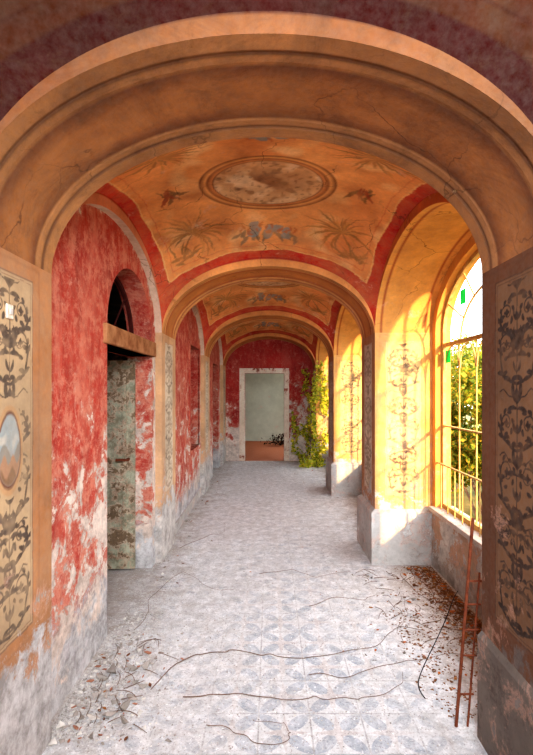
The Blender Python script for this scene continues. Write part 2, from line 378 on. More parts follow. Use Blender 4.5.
# ------------------------------------------------------------------ pilasters (left) and piers (right)
for i,y0 in enumerate(ARCH):
    near=(i==1)
    res=0.0035 if near else (0.008 if i==2 else 0.012)
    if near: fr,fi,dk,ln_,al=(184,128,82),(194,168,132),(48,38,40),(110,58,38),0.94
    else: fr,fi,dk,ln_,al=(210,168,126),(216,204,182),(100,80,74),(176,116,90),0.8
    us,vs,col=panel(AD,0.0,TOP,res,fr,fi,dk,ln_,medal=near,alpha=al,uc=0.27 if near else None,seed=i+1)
    A=Acc(); Y,Z=np.meshgrid(y0+us,vs)
    A.grid(np.stack([np.full_like(Y,XL),Y,Z],-1),col.reshape(-1,3))
    A.box((XW-0.02,y0,0),(XL-0.001,y0+AD,TOP),lin(fr))
    A.obj('trim_%d'%(10+i),M_PILAN if near else M_PILA,label='flat wall pilaster with painted scrollwork panel and flaking plaster',cat='pilaster',kind='structure')
    us2,vs2,col2=panel(AD,0.0,TOP,res,(108,68,42) if near else (178,112,62),(126,94,66) if near else fi,(26,17,18) if near else dk,(70,34,22) if near else ln_,alpha=al,uc=0.31 if near else None,seed=i+9)  # nearest pier gets darker panel tones that carry its shade
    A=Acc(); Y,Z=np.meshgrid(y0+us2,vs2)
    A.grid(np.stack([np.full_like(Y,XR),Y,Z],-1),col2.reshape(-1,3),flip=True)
    w=XO-XR
    us3,vs3,col3=panel(w,0.0,TOP,0.006 if i in(2,3) else 0.02,(224,168,88),(222,188,122),(80,52,50),(180,100,42),hw=0.17,alpha=0.9,seed=i+17)
    X,Z=np.meshgrid(XR+us3,vs3)
    A.grid(np.stack([X,np.full_like(X,y0),Z],-1),col3.reshape(-1,3))
    A.box((XR+0.001,y0+0.001,0),(XO+0.1,y0+AD,TOP),lin((200,140,76)))
    A.obj('trim_%d'%(20+i),M_PILAR if near else M_PILA,label='square masonry pier with painted scrollwork, sunlit ochre plaster' if not near else 'square pier with shade painted in and bold dark painted scrollwork',cat='pier',kind='structure')
    z1=0.50; pr=0.014 if near else 0.04
    A=Acc(); A.box((XR-pr,y0-pr,0),(XO,y0+AD+pr,z1-0.03),W3)
    v=[(XR-pr,y0-pr,z1-0.03),(XO,y0-pr,z1-0.03),(XO,y0+AD+pr,z1-0.03),(XR-pr,y0+AD+pr,z1-0.03),(XR,y0,z1),(XO,y0,z1),(XO,y0+AD,z1),(XR,y0+AD,z1)]
    A.add(v,[(4,5,6,7),(0,1,5,4),(1,2,6,5),(2,3,7,6),(3,0,4,7)],W3)
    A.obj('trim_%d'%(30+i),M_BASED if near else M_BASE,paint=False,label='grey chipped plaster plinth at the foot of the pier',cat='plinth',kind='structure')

# ------------------------------------------------------------------ arches
def arch(axis,c,half,d0,d1,rise,colfun,facecol,edgecol,name,label,n=110,m=36,prof=0.0,mat=None):
    th=np.linspace(0,PI,n); w=np.linspace(0,1,m)
    S=c+half*np.cos(th); Zs=SP+rise*np.sin(th)
    A=Acc()
    s_=np.minimum(w,1-w)
    off=prof*(np.clip((0.145-s_)/0.03,0,1)+0.45*np.clip((0.235-s_)/0.02,0,1)*(s_>=0.145))
    fade=np.clip(np.sin(th)*4,0,1)
    O=off[:,None]*fade[None,:]
    Sg=c+(half-O)*np.cos(th)[None,:]; Zg=SP+(rise-O)*np.sin(th)[None,:]
    Dg=d0+(d1-d0)*np.repeat(w[:,None],n,1)
    P=np.stack([Sg,Dg,Zg],-1) if axis=='x' else np.stack([Dg,Sg,Zg],-1)
    cols=np.array([[colfun(t,q) for t in th] for q in w])
    A.grid(P,cols.reshape(-1,3),flip=(axis=='x'))
    nb=10
    S0=Sg[0];Z0=Zg[0]
    for d in (d0,d1):
        rows=[];cc=[]
        for j in range(nb+1):
            h=min(1,j/(nb-1))*0.09
            z=np.minimum(TOP,Z0+h) if j<nb else np.full_like(Zs,TOP)
            rows.append(np.stack([S0,np.full_like(S,d),z],-1) if axis=='x' else np.stack([np.full_like(S,d),S0,z],-1))
            cl=np.array(lin(facecol)) if j<7 else np.array(lin(edgecol))
            cc.append(np.tile(cl,(n,1)))
        A.grid(np.array(rows),np.concatenate(cc),flip=(d==d1)^(axis=='y'))
    A.obj(name,mat or M_PAINT,smooth=False,label=label,cat='arch',kind='structure')
def soff(base,line,edge,dark=None):
    b,l,e=map(lambda c:np.array(lin(c)),(base,line,edge)); dk=np.array(lin(dark or base))
    def ss(x,a,w): return min(1,max(0,(x-a)/w))
    def f(t,q):
        s=min(q,1-q)
        c=e*(0.92+0.08*math.sin(t*5))
        k=ss(s,.11,.02)-ss(s,.15,.02); c=c*(1-.8*k)+l*.8*k
        k=ss(s,.23,.02); c=c*(1-k)+dk*k
        k=ss(s,.26,.12); c=c*(1-k)+b*k
        return c
    return f
cx=(XL+XR)/2; hx=(XR-XL)/2
for i,y0 in enumerate(ARCH):
    mt=None; pf=.014
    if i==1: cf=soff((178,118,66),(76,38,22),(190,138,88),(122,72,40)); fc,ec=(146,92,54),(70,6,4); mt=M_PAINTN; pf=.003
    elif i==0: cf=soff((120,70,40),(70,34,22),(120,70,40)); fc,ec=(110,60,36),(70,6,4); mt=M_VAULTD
    else: cf=soff((204,130,62),(140,54,28),(226,164,98),(176,92,44)); fc,ec=(228,160,92),(170,20,10)
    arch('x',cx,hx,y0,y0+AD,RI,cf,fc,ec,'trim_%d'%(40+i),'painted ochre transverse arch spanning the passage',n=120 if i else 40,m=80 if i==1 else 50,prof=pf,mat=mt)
for i,b in enumerate(BAY):
    yc=b+BL/2
    w_=np.array(lin((226,204,186)))
    arch('y',yc,BL/2,XW-0.02,XL,RI-0.01,lambda t,q:w_,(214,140,108),(180,26,14),'trim_%d'%(50+i),'shallow wall arch with flaked white and red rim',n=80,m=3)
    g1=np.array(lin((226,164,84))); g2=np.array(lin((160,70,28)))
    arch('y',yc,BL/2,XR,XO+0.01,RI,lambda t,q:(g2 if 0.1<q<0.13 or 0.85<q<0.88 else g1),(214,120,56),(180,26,14),'trim_%d'%(60+i),'deep ochre side arch over the window bay',n=80,m=30)

# ------------------------------------------------------------------ vaults
def vault_mesh(base=(230,144,76),mid=(240,184,120),red=(188,20,10),seed=4,lite=(240,196,130),dim=1.0):
    N=340
    th=np.linspace(-PI/2,PI/2,N); s=np.sin(th)
    us=cx+hx*s; vs=BL/2*s
    C=Canvas(us,vs,base); C.soft=0.009
    U,V=C.U,C.V; X=(U-cx)
    nU=X/hx; nV=V/(BL/2); R=random.Random(seed)
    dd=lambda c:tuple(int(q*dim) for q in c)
    C.blend(np.clip(1.1-np.hypot(nU,nV)*0.7,0,1),mid,0.9)
    C.blend(np.clip(field(U,V,seed,4)*0.9-0.10,0,1),dd((208,112,50)),0.65)
    C.blend(np.clip(field(U,V,seed+5,9)*1.4-0.35,0,1),dd((146,86,50)),0.55)
    C.blend(np.clip(field(U,V,seed+6,11)*1.4-0.3,0,1),dd((250,220,168)),0.65)
    edx=1-np.abs(nU); edy=1-np.abs(nV)
    wid=(0.045+0.06*(np.abs(nU)**4+np.abs(nV)**4)*0.5)*(1 if dim==1.0 else .8)
    ed=np.minimum(edx,edy)
    C.blend(np.clip((wid+0.03-ed)/0.012,0,1),lite)
    C.blend(np.clip((wid+0.018-ed)/0.010,0,1),red)
    C.blend(np.clip(1-np.abs(ed-wid-0.075)/0.008,0,1),red,0.45)
    if dim==1.0:
        for sx in (1,-1):
            for sy in (1,-1):
                m=C.mask(); m2=C.mask(); m3=C.mask()
                bx,by=cx+sx*0.74,sy*0.83; tx,ty=cx+sx*(0.62+R.uniform(-.02,.02)),sy*0.60
                C.stroke(m,[(bx,by),((bx+tx)/2+sx*.02,(by+ty)/2),(tx,ty)],0.012,'end')
                a0=math.atan2(ty-by,tx-bx)
                for k in range(27):
                    a=a0+(k-13)/13*2.1+R.uniform(-.1,.1)
                    C.leaf((m,m2,m3)[k%3],tx,ty,a,R.uniform(.18,.36),R.uniform(.006,.011),(k-13)/13*1.3)
                for k in range(18):
                    C.leaf(m2 if k%2 else m,bx+R.uniform(-.07,.07),by+R.uniform(-.03,.03),a0+R.uniform(-1.6,1.6),R.uniform(.05,.17),.010,R.uniform(-1,1))
                C.blend(m,(118,98,56),0.8); C.blend(m2,(160,108,54),0.75); C.blend(m3,(194,142,72),.65)
        def cart(px,py,ang,sc):
            ca,sa=math.cos(ang),math.sin(ang)
            def T(a,b): return (px+sc*(a*ca-b*sa),py+sc*(a*sa+b*ca))
            m=C.mask(); m2=C.mask(); m3=C.mask(); m4=C.mask()
            for sg in (1,-1):
                for k in range(7):
                    x,y=T(sg*(0.02+0.022*k),0.01+R.uniform(-.03,.03)); C.leaf(m4,x,y,ang+PI/2-sg*R.uniform(.0,1.4),R.uniform(.05,.12)*sc,0.012*sc,sg*R.uniform(0,1.5))
                    C.leaf(m2,x,y,ang-PI/2+sg*R.uniform(.0,1.4),R.uniform(.03,.08)*sc,0.008*sc,-sg)
            for _ in range(18):
                x,y=T(R.gauss(0,.06),R.gauss(0,.03)); C.dab(m3,x,y,R.uniform(.012,.036)*sc)
            x,y=T(0,0.01); C.dab(m2,x,y,.02*sc)
            C.blend(m4,(96,104,92),.75); C.blend(m3,(116,146,158),0.85); C.blend(m2,(190,100,44),0.75)
        cart(cx+.01,0.72,0,1.45); cart(cx-.02,-0.72,PI,1.45)
        for sx in (1,-1):
            m=C.mask(); m2=C.mask(); bx=cx+sx*0.68; o=R.uniform(-.02,.02)
            for _ in range(10): C.leaf(m if _%3 else m2,bx+R.uniform(-.07,.07),o+R.uniform(-.1,.03),PI/2+R.uniform(-.9,.9),R.uniform(.08,.2),R.uniform(.010,.022),R.uniform(-1,1))
            C.blend(m,(84,70,46),0.85); C.blend(m2,(150,46,26),.85)
        C.warp(0.014,7,seed+60); C.warp(0.004,30,seed+61)
        f2=np.clip(field(U,V,seed+70,12)*0.8-0.2,0,1)*np.clip((0.16-(wid+0.04-ed))*9-0.4,0,1)
        C.blend(f2,mid,0.5)
        e=np.hypot(X/0.48,V/0.41)
        C.blend(np.clip((1.0-e)*40,0,1),(110,56,30)); C.blend(np.clip((0.975-e)*14,0,1),(236,176,108))
        C.blend(np.clip((0.90-e)*30,0,1),(116,58,32)); C.blend(np.clip((0.88-e)*14,0,1),(214,144,86))
        C.blend(np.clip((0.81-e)*40,0,1),(84,40,26)); 
        inner=np.clip((0.79-e)*40,0,1)
        C.blend(inner,(210,170,128))
        C.blend(inner*np.clip(V*3+0.5,0,1),(226,198,160),.6)
        g_=field(U+0.05*field(U,V,80,30),V+0.05*field(U,V,81,30),82,9)
        C.blend(inner*np.clip(1.3-np.hypot(X/0.28,(V+0.02)/0.18),0,1)*np.clip(g_*2.5+0.8,0,1),(112,70,50),.85)
        C.blend(inner*np.clip((field(U,V,85,26)-0.2)*3,0,1),(106,78,62),0.55)
        C.blend(inner*np.clip((-g_-0.1)*3,0,1),(240,222,192),0.6)
        C.blend(inner*np.clip((field(U,V,89,50)-0.45)*4,0,1),(70,50,42),0.5)
    else:
        m=C.mask()
        for sx in (1,-1):
            for sy in (1,-1):
                for k in range(14):
                    px,py=cx+sx*0.62,sy*0.66; C.leaf(m,px,py,math.atan2(-sy,-sx)+R.uniform(-2.4,2.4),.20,.008,R.uniform(-2,2))
                    C.leaf(m,px+sx*.1,py+sy*.1,R.uniform(0,6.28),.1,.007,1)
        C.blend(m,(150,100,50),0.8)
    zz=SP+HV*np.sqrt(np.maximum(0,2-nU**2-nV**2))-0.085*(1-nU**2)*(1-nV**2)
    A=Acc(); A.grid(np.stack([U,V,zz],-1),C.col.reshape(-1,3),flip=True)
    return A
VA=vault_mesh()
v0=VA.obj('ceiling',M_VAULT,smooth=True,label='orange frescoed sail vault with oval medallion and red border',cat='ceiling',kind='structure')
v0.location.y=BAY[1]+BL/2
for k,b in enumerate([BAY[2],BAY[3]]):
    c=v0.copy(); COL.objects.link(c); c.location.y=b+BL/2
c=vault_mesh((92,48,24),(108,58,30),(70,6,4),11,(96,54,28),.5).obj('ceiling',M_VAULTD,smooth=True,label='brown frescoed vault with shade painted in and dark maroon border',cat='ceiling',kind='structure'); c.location.y=BAY[0]+BL/2
boxobj('ceiling',(-4.1,-1.24,TOP),(1.66,14.5,TOP+0.12),M_DARK,label='flat slab covering the vaulted passage and side room',cat='ceiling',kind='structure')  # unseen slab added over the vaults to stop light leaking in

# ------------------------------------------------------------------ floor & walls
boxobj('floor',(-4.1,-7.0,-0.1),(1.66,14.4,0.0),M_FLOOR,label='dusty patterned cement tile floor in pale grey and blue',cat='floor',kind='structure')
wl=boxobj('wall_left',(-1.28,-1.24,0),(XW,ENDY+0.2,TOP),M_RED,label='peeling red limewashed wall with doorways',cat='wall',kind='structure')
cs=[prism_x([(2.93,-0.05),(4.04,-0.05),(4.04,1.9),(2.93,1.9)],-1.4,-1.0),
    prism_x(arch_pts(3.485,0.555,2.03,2.03,0.49),-1.4,-1.0),
    prism_x([(5.95,0.8),(6.70,0.8),(6.70,2.2),(5.95,2.2)],-1.4,-1.0),
    prism_x([(8.35,-0.05),(9.25,-0.05),(9.25,2.1),(8.35,2.1)],-1.4,-1.0)]
cut(wl,cs)
wr=boxobj('wall_right',(XO,-1.24,0),(1.64,ENDY+0.2,TOP),M_OCH,label='ochre outer wall with arched window openings and low parapet',cat='wall',kind='structure')
cs=[]
for b in BAY[1:]:  # nearest bay left without a window, shaped to keep low sun out
    cs.append(prism_x(arch_pts(b+BL/2,0.97,0.53,2.12,0.56),1.3,1.8))
cut(wr,cs)
boxobj('wall_sun_block',(XO,-9.0,0),(1.64,-1.24,5.2),M_OCH,label='tall ochre wall added out of view to block low sun',cat='wall',kind='structure')  # unseen wall, added and raised to keep sun off the foreground
for i,b in enumerate(BAY[1:]):
    boxobj('trim_%d'%(70+i),(XO-0.02,b+0.04,0.0),(XO+0.02,b+BL-0.04,0.50),M_PARA,label='stained low parapet facing under the window',cat='parapet',kind='structure')
    boxobj('trim_%d'%(74+i),(XO-0.05,b+0.042,0.50),(1.68,b+BL-0.042,0.54),M_BASE,0.006,label='worn stone sill of the arched window',cat='window sill',kind='structure')
we=boxobj('wall_back',(-1.28,ENDY,0),(1.64,ENDY+0.2,TOP),M_REDEND,label='dark red peeling end wall with open doorway',cat='wall',kind='structure')
cut(we,[prism_x([(ENDY-0.2,-0.05),(ENDY+0.4,-0.05),(ENDY+0.4,1.98),(ENDY-0.2,1.98)],-0.57,0.32)])
A=Acc(); y=ENDY-0.02
A.box((-0.69,y,0),(-0.57,ENDY+0.01,2.09),W3);A.box((0.32,y,0),(0.43,ENDY+0.01,2.09),W3);A.box((-0.57,y,1.98),(0.32,ENDY+0.01,2.09),W3)
A.obj('door_1',M_WHITE,paint=False,label='chipped white plaster surround of the end doorway',cat='door frame',kind='structure')
boxobj('wall_far_left',(-4.1,-1.24,0),(-3.95,14.4,TOP),M_DARK,label='dim plaster wall of the side room',cat='wall',kind='structure')
boxobj('wall_front',(-3.95,-1.24,0),(-1.28,-1.1,TOP),M_DARK,label='dim cross wall of the side room',cat='wall',kind='structure')
boxobj('wall_partition',(-3.95,ENDY,0),(-1.28,ENDY+0.2,TOP),M_DARK,label='dim partition wall of the side room',cat='wall',kind='structure')
boxobj('wall_end_room',(-3.95,14.1,0),(1.66,14.3,TOP),M_PALE,label='pale green white plaster wall of the end room',cat='wall',kind='structure')
w=boxobj('wall_end_room_side',(1.5,ENDY+0.2,0),(1.64,14.1,TOP),M_PALE,label='pale plaster wall of the end room with an added opening that lets light in',cat='wall',kind='structure')
cut(w,[prism_x([(10.8,0.4),(13.6,0.4),(13.6,2.8),(10.8,2.8)],1.3,1.8)])  # unseen opening added to bring daylight into the end room
boxobj('baseboard_left',(XW-0.005,4.78,0),(XW+0.018,6.84,0.12),M_BASE,0.004,label='low worn grey skirting along the red wall',cat='baseboard',kind='structure')

# ------------------------------------------------------------------ doorway
boxobj('trim_90',(-1.27,2.86,1.90),(-1.035,4.10,2.03),M_BEAM,0.008,label='weathered wooden lintel beam across the doorway',cat='lintel',kind='structure')
def door_leaf():
    A=Acc()
    W=0.54;H=1.86;T=0.035
    A.box((-W,-T/2,0.02),(0,T/2,H),W3)
    o=bpy.data.objects.new('door_2',None); o.empty_display_size=0.1
    finish(o,'open wooden door leaf with flaking grey green paint','door','structure')
    finish(A.obj('leaf',M_DOOR,paint=False,parent=o))
    for (z0,z1) in ((0.12,0.78),(0.92,1.76)):
        A=Acc(); y=-T/2-0.004
        for a,b in (((-W+0.07,y-0.012,z0),(-W+0.10,y+0.006,z1)),((-0.10,y-0.012,z0),(-0.07,y+0.006,z1)),((-W+0.10,y-0.012,z0),(-0.10,y+0.006,z0+0.03)),((-W+0.10,y-0.012,z1-0.03),(-0.10,y+0.006,z1))):
            A.box(a,b,W3)
        A.obj('panel_moulding',M_DOOR,paint=False,parent=o)
    A=Acc(); A.box((-0.06,-T/2-0.05,0.98),(-0.04,-T/2,1.0),W3); A.box((-0.15,-T/2-0.06,0.98),(-0.04,-T/2-0.045,1.0),W3)
    A.obj('handle',M_IRON,paint=False,parent=o)
    return o
d=door_leaf(); d.location=(-1.20,4.0,0); d.rotation_euler=(0,0,math.radians(4))
def arc_ribbon(A,yc,hw,sp,ri,wd,x0,x1,n=24,a0=0,a1=PI):
    for k in range(n):
        t0=a0+(a1-a0)*k/n;t1=a0+(a1-a0)*(k+1)/n
        p=[]
        for t,q in ((t0,0),(t1,0),(t1,1),(t0,1)):
            p.append((yc+(hw-q*wd)*math.cos(t),sp+(ri-q*wd)*math.sin(t)))
        v=[(x0,a,b) for a,b in p]+[(x1,a,b) for a,b in p]
        A.add(v,[(0,1,2,3),(7,6,5,4),(0,4,5,1),(1,5,6,2),(2,6,7,3),(3,7,4,0)],W3)
def bar(A,p0,p1,w=0.02,t=0.02):
    p0=Vector(p0);p1=Vector(p1);d=(p1-p0).normalized()
    s=d.cross(Vector((1,0,0)))
    if s.length<1e-3: s=Vector((0,1,0))
    s.normalize(); u=d.cross(s).normalized()
    v=[]
    for p in (p0,p1):
        for a,b in ((-1,-1),(1,-1),(1,1),(-1,1)): v.append(tuple(p+s*a*w/2+u*b*t/2))
    A.add(v,[(0,1,2,3),(7,6,5,4),(0,4,5,1),(1,5,6,2),(2,6,7,3),(3,7,4,0)],W3)
o=bpy.data.objects.new('window_4',None); finish(o,'dark arched fanlight frame above the wooden lintel','fanlight','structure')
A=Acc(); arc_ribbon(A,3.485,0.553,2.03,0.488,0.03,-1.25,-1.22)
A.obj('frame',M_MAROON,paint=False,parent=o)
for a in (0.85,2.1):
    A=Acc(); bar(A,(-1.235,3.485,2.03),(-1.235,3.485+0.53*math.cos(a),2.03+0.465*math.sin(a)),0.010,0.010); A.obj('glazing_bar',M_MAROON,paint=False,parent=o)
o=bpy.data.objects.new('window_5',None); finish(o,'closed maroon shutter set in a wall recess','window shutter','structure')
A=Acc(); A.box((-1.22,5.95,0.8),(-1.18,6.70,2.2),W3); A.obj('shutter',M_MAROON,paint=False,parent=o)
A=Acc(); 
for zz in np.linspace(0.9,2.1,12): A.box((-1.18,6.0,zz),(-1.17,6.64,zz+0.05),W3)
A.obj('slat',M_MAROON,paint=False,parent=o)
A=Acc()
for a,b in (((XW-0.01,5.88,0.74),(XW+0.012,5.95,2.27)),((XW-0.01,6.70,0.74),(XW+0.012,6.77,2.27)),((XW-0.01,5.95,2.2),(XW+0.012,6.70,2.27)),((XW-0.01,5.95,0.74),(XW+0.03,6.70,0.80))): A.box(a,b,W3)
A.obj('trim_91',M_RED,paint=False,label='chipped red plaster frame around the shutter',cat='window frame',kind='structure')

# ------------------------------------------------------------------ windows right
for i,b in enumerate(BAY[1:]):
    yc=b+BL/2; X0,X1=1.555,1.585
    o=bpy.data.objects.new('window_%d'%(i+1),None)
    finish(o,'tall arched window frame in yellowed paint with missing panes','window','structure')
    A=Acc(); arc_ribbon(A,yc,0.968,2.12,0.558,0.035,X0,X1,32)
    A.box((X0,yc-0.968,0.54),(X1,yc-0.933,2.12),W3);A.box((X0,yc+0.933,0.54),(X1,yc+0.968,2.12),W3);A.box((X0,yc-0.933,0.54),(X1,yc+0.933,0.58),W3)
    A.obj('frame',M_FRAME,paint=False,parent=o)
    for z,h in ((2.0,.015),(1.28,.006)):
        A=Acc();A.box((X0-0.003,yc-0.933,z-h),(X1+0.003,yc+0.933,z+h),W3);A.obj('transom',M_FRAME,paint=False,parent=o)
    for dy in (-0.62,-0.31,0.31,0.62):
        A=Acc();A.box((X0+0.010,yc+dy-0.005,0.58),(X1-0.010,yc+dy+0.005,1.985),W3);A.obj('mullion',M_FRAME,paint=False,parent=o)
    A=Acc();A.box((X0,yc-0.014,0.58),(X1,yc+0.014,2.645),W3);A.obj('mullion',M_FRAME,paint=False,parent=o)
    for hw_,ri_ in ((0.60,0.38),):
        A=Acc();arc_ribbon(A,yc,hw_,2.02,ri_,0.012,X0+0.008,X1-0.008,24);A.obj('arched_bar',M_FRAME,paint=False,parent=o)
    for dy in (-0.77,-0.465,-0.16,0.16,0.465,0.77):
        A=Acc();arc_ribbon(A,yc+dy,0.145,1.78,0.20,0.008,X0+0.01,X1-0.01,20);A.obj('arched_bar',M_FRAME,paint=False,parent=o)
    for a in (0.45,0.95,PI-0.95,PI-0.45):
        A=Acc();bar(A,(1.57,yc+0.59*math.cos(a),2.02+0.37*math.sin(a)),(1.57,yc+0.93*math.cos(a),2.12+0.53*math.sin(a)),0.010,0.010);A.obj('radial_bar',M_FRAME,paint=False,parent=o)
    for (ya,yb,za,zb) in ((yc+0.50,yc+0.60,2.30,2.42),(yc+0.05,yc+0.16,2.03,2.12),(yc+0.80,yc+0.92,1.84,1.95)):
        A=Acc()
        A.add([(1.57,ya,za),(1.57,yb,za),(1.57,yb,zb),(1.57,ya,zb)],[(0,1,2,3)],W3)
        A.obj('glass_pane',M_GLASS,paint=False,parent=o,label='small remaining green glass pane')
    g=bpy.data.objects.new('iron_railing',None); finish(g,'guard railing of thin yellowed iron bars before the window','railing',group='window guard railings')
    for dy in np.linspace(-0.88,0.88,13):
        A=Acc();A.box((1.515,yc+dy-0.0035,0.54),(1.522,yc+dy+0.0035,0.94),W3);A.obj('baluster',M_FRAME,paint=False,parent=g)
    A=Acc();A.box((1.51,yc-0.965,0.94),(1.53,yc+0.965,0.95),W3);A.obj('rail',M_FRAME,paint=False,parent=g)

# ------------------------------------------------------------------ curves / vines
def tube(name,pts,r,mat,sm=3,**k):
    cu=bpy.data.curves.new(name,'CURVE'); cu.dimensions='3D'; cu.bevel_depth=r; cu.bevel_resolution=1; cu.resolution_u=4
    sp=cu.splines.new('NURBS'); sp.points.add(len(pts)-1); sp.order_u=min(3,len(pts)); sp.use_endpoint_u=True
    for i,p in enumerate(pts):
        sp.points[i].co=(p[0],p[1],p[2],1); sp.points[i].radius=1.0-0.6*i/len(pts)
    t=bpy.data.objects.new('t',cu); COL.objects.link(t); bpy.context.view_layer.update()
    me=bpy.data.meshes.new_from_object(t.evaluated_get(bpy.context.evaluated_depsgraph_get()))
    bpy.data.objects.remove(t); me.materials.clear(); me.materials.append(mat)
    o=bpy.data.objects.new(name,me); return finish(o,**k)
vines=[
 [(-.64,2.4),(-.504,2.667),(-.35,2.73),(-.183,2.748),(.0,2.70),(.178,2.667),(.453,2.717),(.65,2.80),(.784,2.94),(.9,3.05),(.98,3.2),(1.02,3.4),(1.05,3.51)],
 [(-.464,2.32),(-.3,2.36),(-.104,2.337),(.1,2.29),(.31,2.32),(.5,2.34),(.70,2.40),(.74,2.5)],
 [(-.9,2.95),(-.86,3.2),(-.93,3.43),(-.79,3.956),(-.6,3.75),(-.42,3.55),(-.24,3.6)],
 [(-.3,2.15),(-.186,2.087),(-.06,2.03),(0.05,2.02),(.114,2.08),(.05,2.15),(-.095,2.16)],
 [(.2,2.52),(.4,2.47),(.62,2.56),(.8,2.66),(1.0,2.70),(1.25,2.7)],
 [(.3,3.3),(.5,3.45),(.72,3.4),(.85,3.5)],
 [(-.9,4.5),(-.7,4.9),(-.5,5.0),(-.55,5.5)],
 [(-.1,3.9),(.2,4.0),(.4,3.8),(.7,3.95)],[(1.12,3.9),(1.15,3.5),(1.25,3.3),(1.2,2.9)]]
for i,v in enumerate(vines):
    t=np.arange(len(v)); m_=len(v)*3-2; tt=np.sort(np.clip(np.linspace(0,len(v)-1,m_)+rng.normal(0,.12,m_),0,len(v)-1))
    xs=np.interp(tt,t,[p[0] for p in v]); ys=np.interp(tt,t,[p[1] for p in v])
    pts=[(x+rng.normal(0,.007),y+rng.normal(0,.012),0.006+abs(rng.normal(0,0.010))) for x,y in zip(xs,ys)]
    o=tube('dry_vine',pts,0.0026 if i<2 else 0.0020,M_TWIG,label='thin dry vine stem trailing over the dusty tiles',cat='vine',group='dry vines on the floor')
tw=[];q=0;tries=0
while q<80 and tries<3000:
    tries+=1
    if q<32: x,y=random.uniform(-.94,-.64),random.uniform(2.1,2.9)
    else: x,y=random.uniform(.80,1.34),random.uniform(2.85,4.0)
    if any(math.hypot(x-a_,y-b_)<.04 for a_,b_ in tw): continue
    tw.append((x,y)); q+=1
    a=random.uniform(0,6.28);l=random.uniform(.06,.17)
    if x>1.25 or x<-.82: a=PI/2
    pts=[(x,y,.012),(x+math.cos(a)*l*.5+.01,y+math.sin(a)*l*.5,.025),(x+math.cos(a+.3)*l,y+math.sin(a+.3)*l,.01)]
    tube('twig',pts,.0022,M_TWIG,label='short broken dry twig on the dusty floor',cat='twig',group='broken twigs on the floor')
tube('hose',[(.80,2.32,.01),(.78,2.4,.01),(.84,2.5,.04),(.90,2.47,.2),(.925,2.36,.4),(.93,2.28,.55),(.935,2.24,.6)],0.0032,M_BLACK,label='thin black wire looped beside the rusted iron ladder',cat='hose')

o=bpy.data.objects.new('iron_ladder',None); o.location=(.93,2.16,0); finish(o,'short narrow rusted iron ladder leaning against the pier','ladder')
def rod(name,p0,p1,r,mat,parent):
    bm=bmesh.new(); p0=Vector(p0);p1=Vector(p1); d=p1-p0
    bmesh.ops.create_cone(bm,cap_ends=True,segments=8,radius1=r,radius2=r,depth=d.length,matrix=Matrix.Translation((p0+p1)/2)@d.to_track_quat('Z','Y').to_matrix().to_4x4())
    me=bpy.data.meshes.new(name); bm.to_mesh(me); bm.free(); me.materials.append(mat)
    q=bpy.data.objects.new(name,me); return finish(q,parent=parent)
rod('rail',(-.045,-.02,0.0),(.053,.019,.98),0.0075,M_IRON,o)
rod('rail',(.055-.045,-.02,0.0),(.055+.025,.008,.72),0.005,M_IRON,o)
for z in (0.15,.33,.45,.57,.68):
    a=-.045+.1*z; rod('rung',(a-.006,-.02+.04*z,z),(a+.070,-.02+.04*z,z),0.005,M_IRON,o)

o=bpy.data.objects.new('light_switch',None); o.location=(XL,1.72,1.90); finish(o,'small old white light switch on the painted pilaster','light switch')
A=Acc();A.box((0,-.022,-.028),(.008,.022,.028),W3); q=A.obj('plate',M_WHITE,paint=False,parent=o); md=q.modifiers.new('b','BEVEL');md.width=.003
A=Acc();A.box((.008,-.006,-.010),(.014,.006,.010),W3); A.obj('toggle',M_BASE,paint=False,parent=o)

# ------------------------------------------------------------------ rubble and leaves
def chunk(seed,flat,mat):
    r=np.random.default_rng(seed); bm=bmesh.new()
    pts=[bm.verts.new((r.uniform(-1,1)*1.3,r.uniform(-1,1)*.9,r.uniform(0,1.5)*flat)) for _ in range(8)]
    res=bmesh.ops.convex_hull(bm,input=bm.verts)
    bmesh.ops.delete(bm,geom=[g for g in res['geom_interior'] if isinstance(g,bmesh.types.BMVert)],context='VERTS')
    bmesh.ops.bevel(bm,geom=bm.edges[:],offset=.04,segments=1,affect='EDGES')
    mz=min(v.co.z for v in bm.verts)
    for v in bm.verts: v.co.z=max(0,v.co.z-mz)
    me=bpy.data.meshes.new('chunk'); bm.to_mesh(me); bm.free(); me.materials.append(mat); return me
chunks=[chunk(k,[.9,.7,.30,.8,.4,.8][k],M_STONE[[1,1,0,2,1,0][k]]) for k in range(6)]
clab=['grey angular mortar chunk lying on the dusty tiles','grey mortar shard lying on the dusty tiles','flat pale plaster flake on the dusty tiles','broken brick fragment on the dusty tiles','flat grey mortar flake on the dusty tiles','pale plaster shard lying on the dusty tiles']
placed=[]
def scatter(n,fx,fy,fs,meshes,name,labs,cat,group,flatpack=1.0,lift=0):
    k=0;tries=0
    while k<n and tries<n*30:
        tries+=1; x,y,s=fx(),fy(),fs()
        if x<-1.03 or (x>XR-0.06 and any(a-0.08-s<y<a+AD+0.08+s for a in ARCH)) or x>1.45: continue
        if any((x-a)**2+(y-b)**2<((s+c)*flatpack)**2 for a,b,c in placed): continue
        placed.append((x,y,s)); j=random.randrange(len(meshes))
        ob=bpy.data.objects.new(name,meshes[j]); ob.location=(x,y,lift); ob.scale=(s,s,s); ob.rotation_euler=(0,0,random.uniform(0,6.28))
        finish(ob,labs[j],cat,group=group); k+=1
U=random.uniform
scatter(8,lambda:U(-.94,-.66),lambda:U(2.12,2.6),lambda:U(.026,.042),chunks[:3],'rubble',clab[:3],'rubble','fallen plaster rubble')
scatter(60,lambda:-1.0+abs(random.gauss(0,.17)),lambda:U(2.03,2.9),lambda:U(.011,.022),chunks,'rubble',clab,'rubble','fallen plaster rubble',.8)
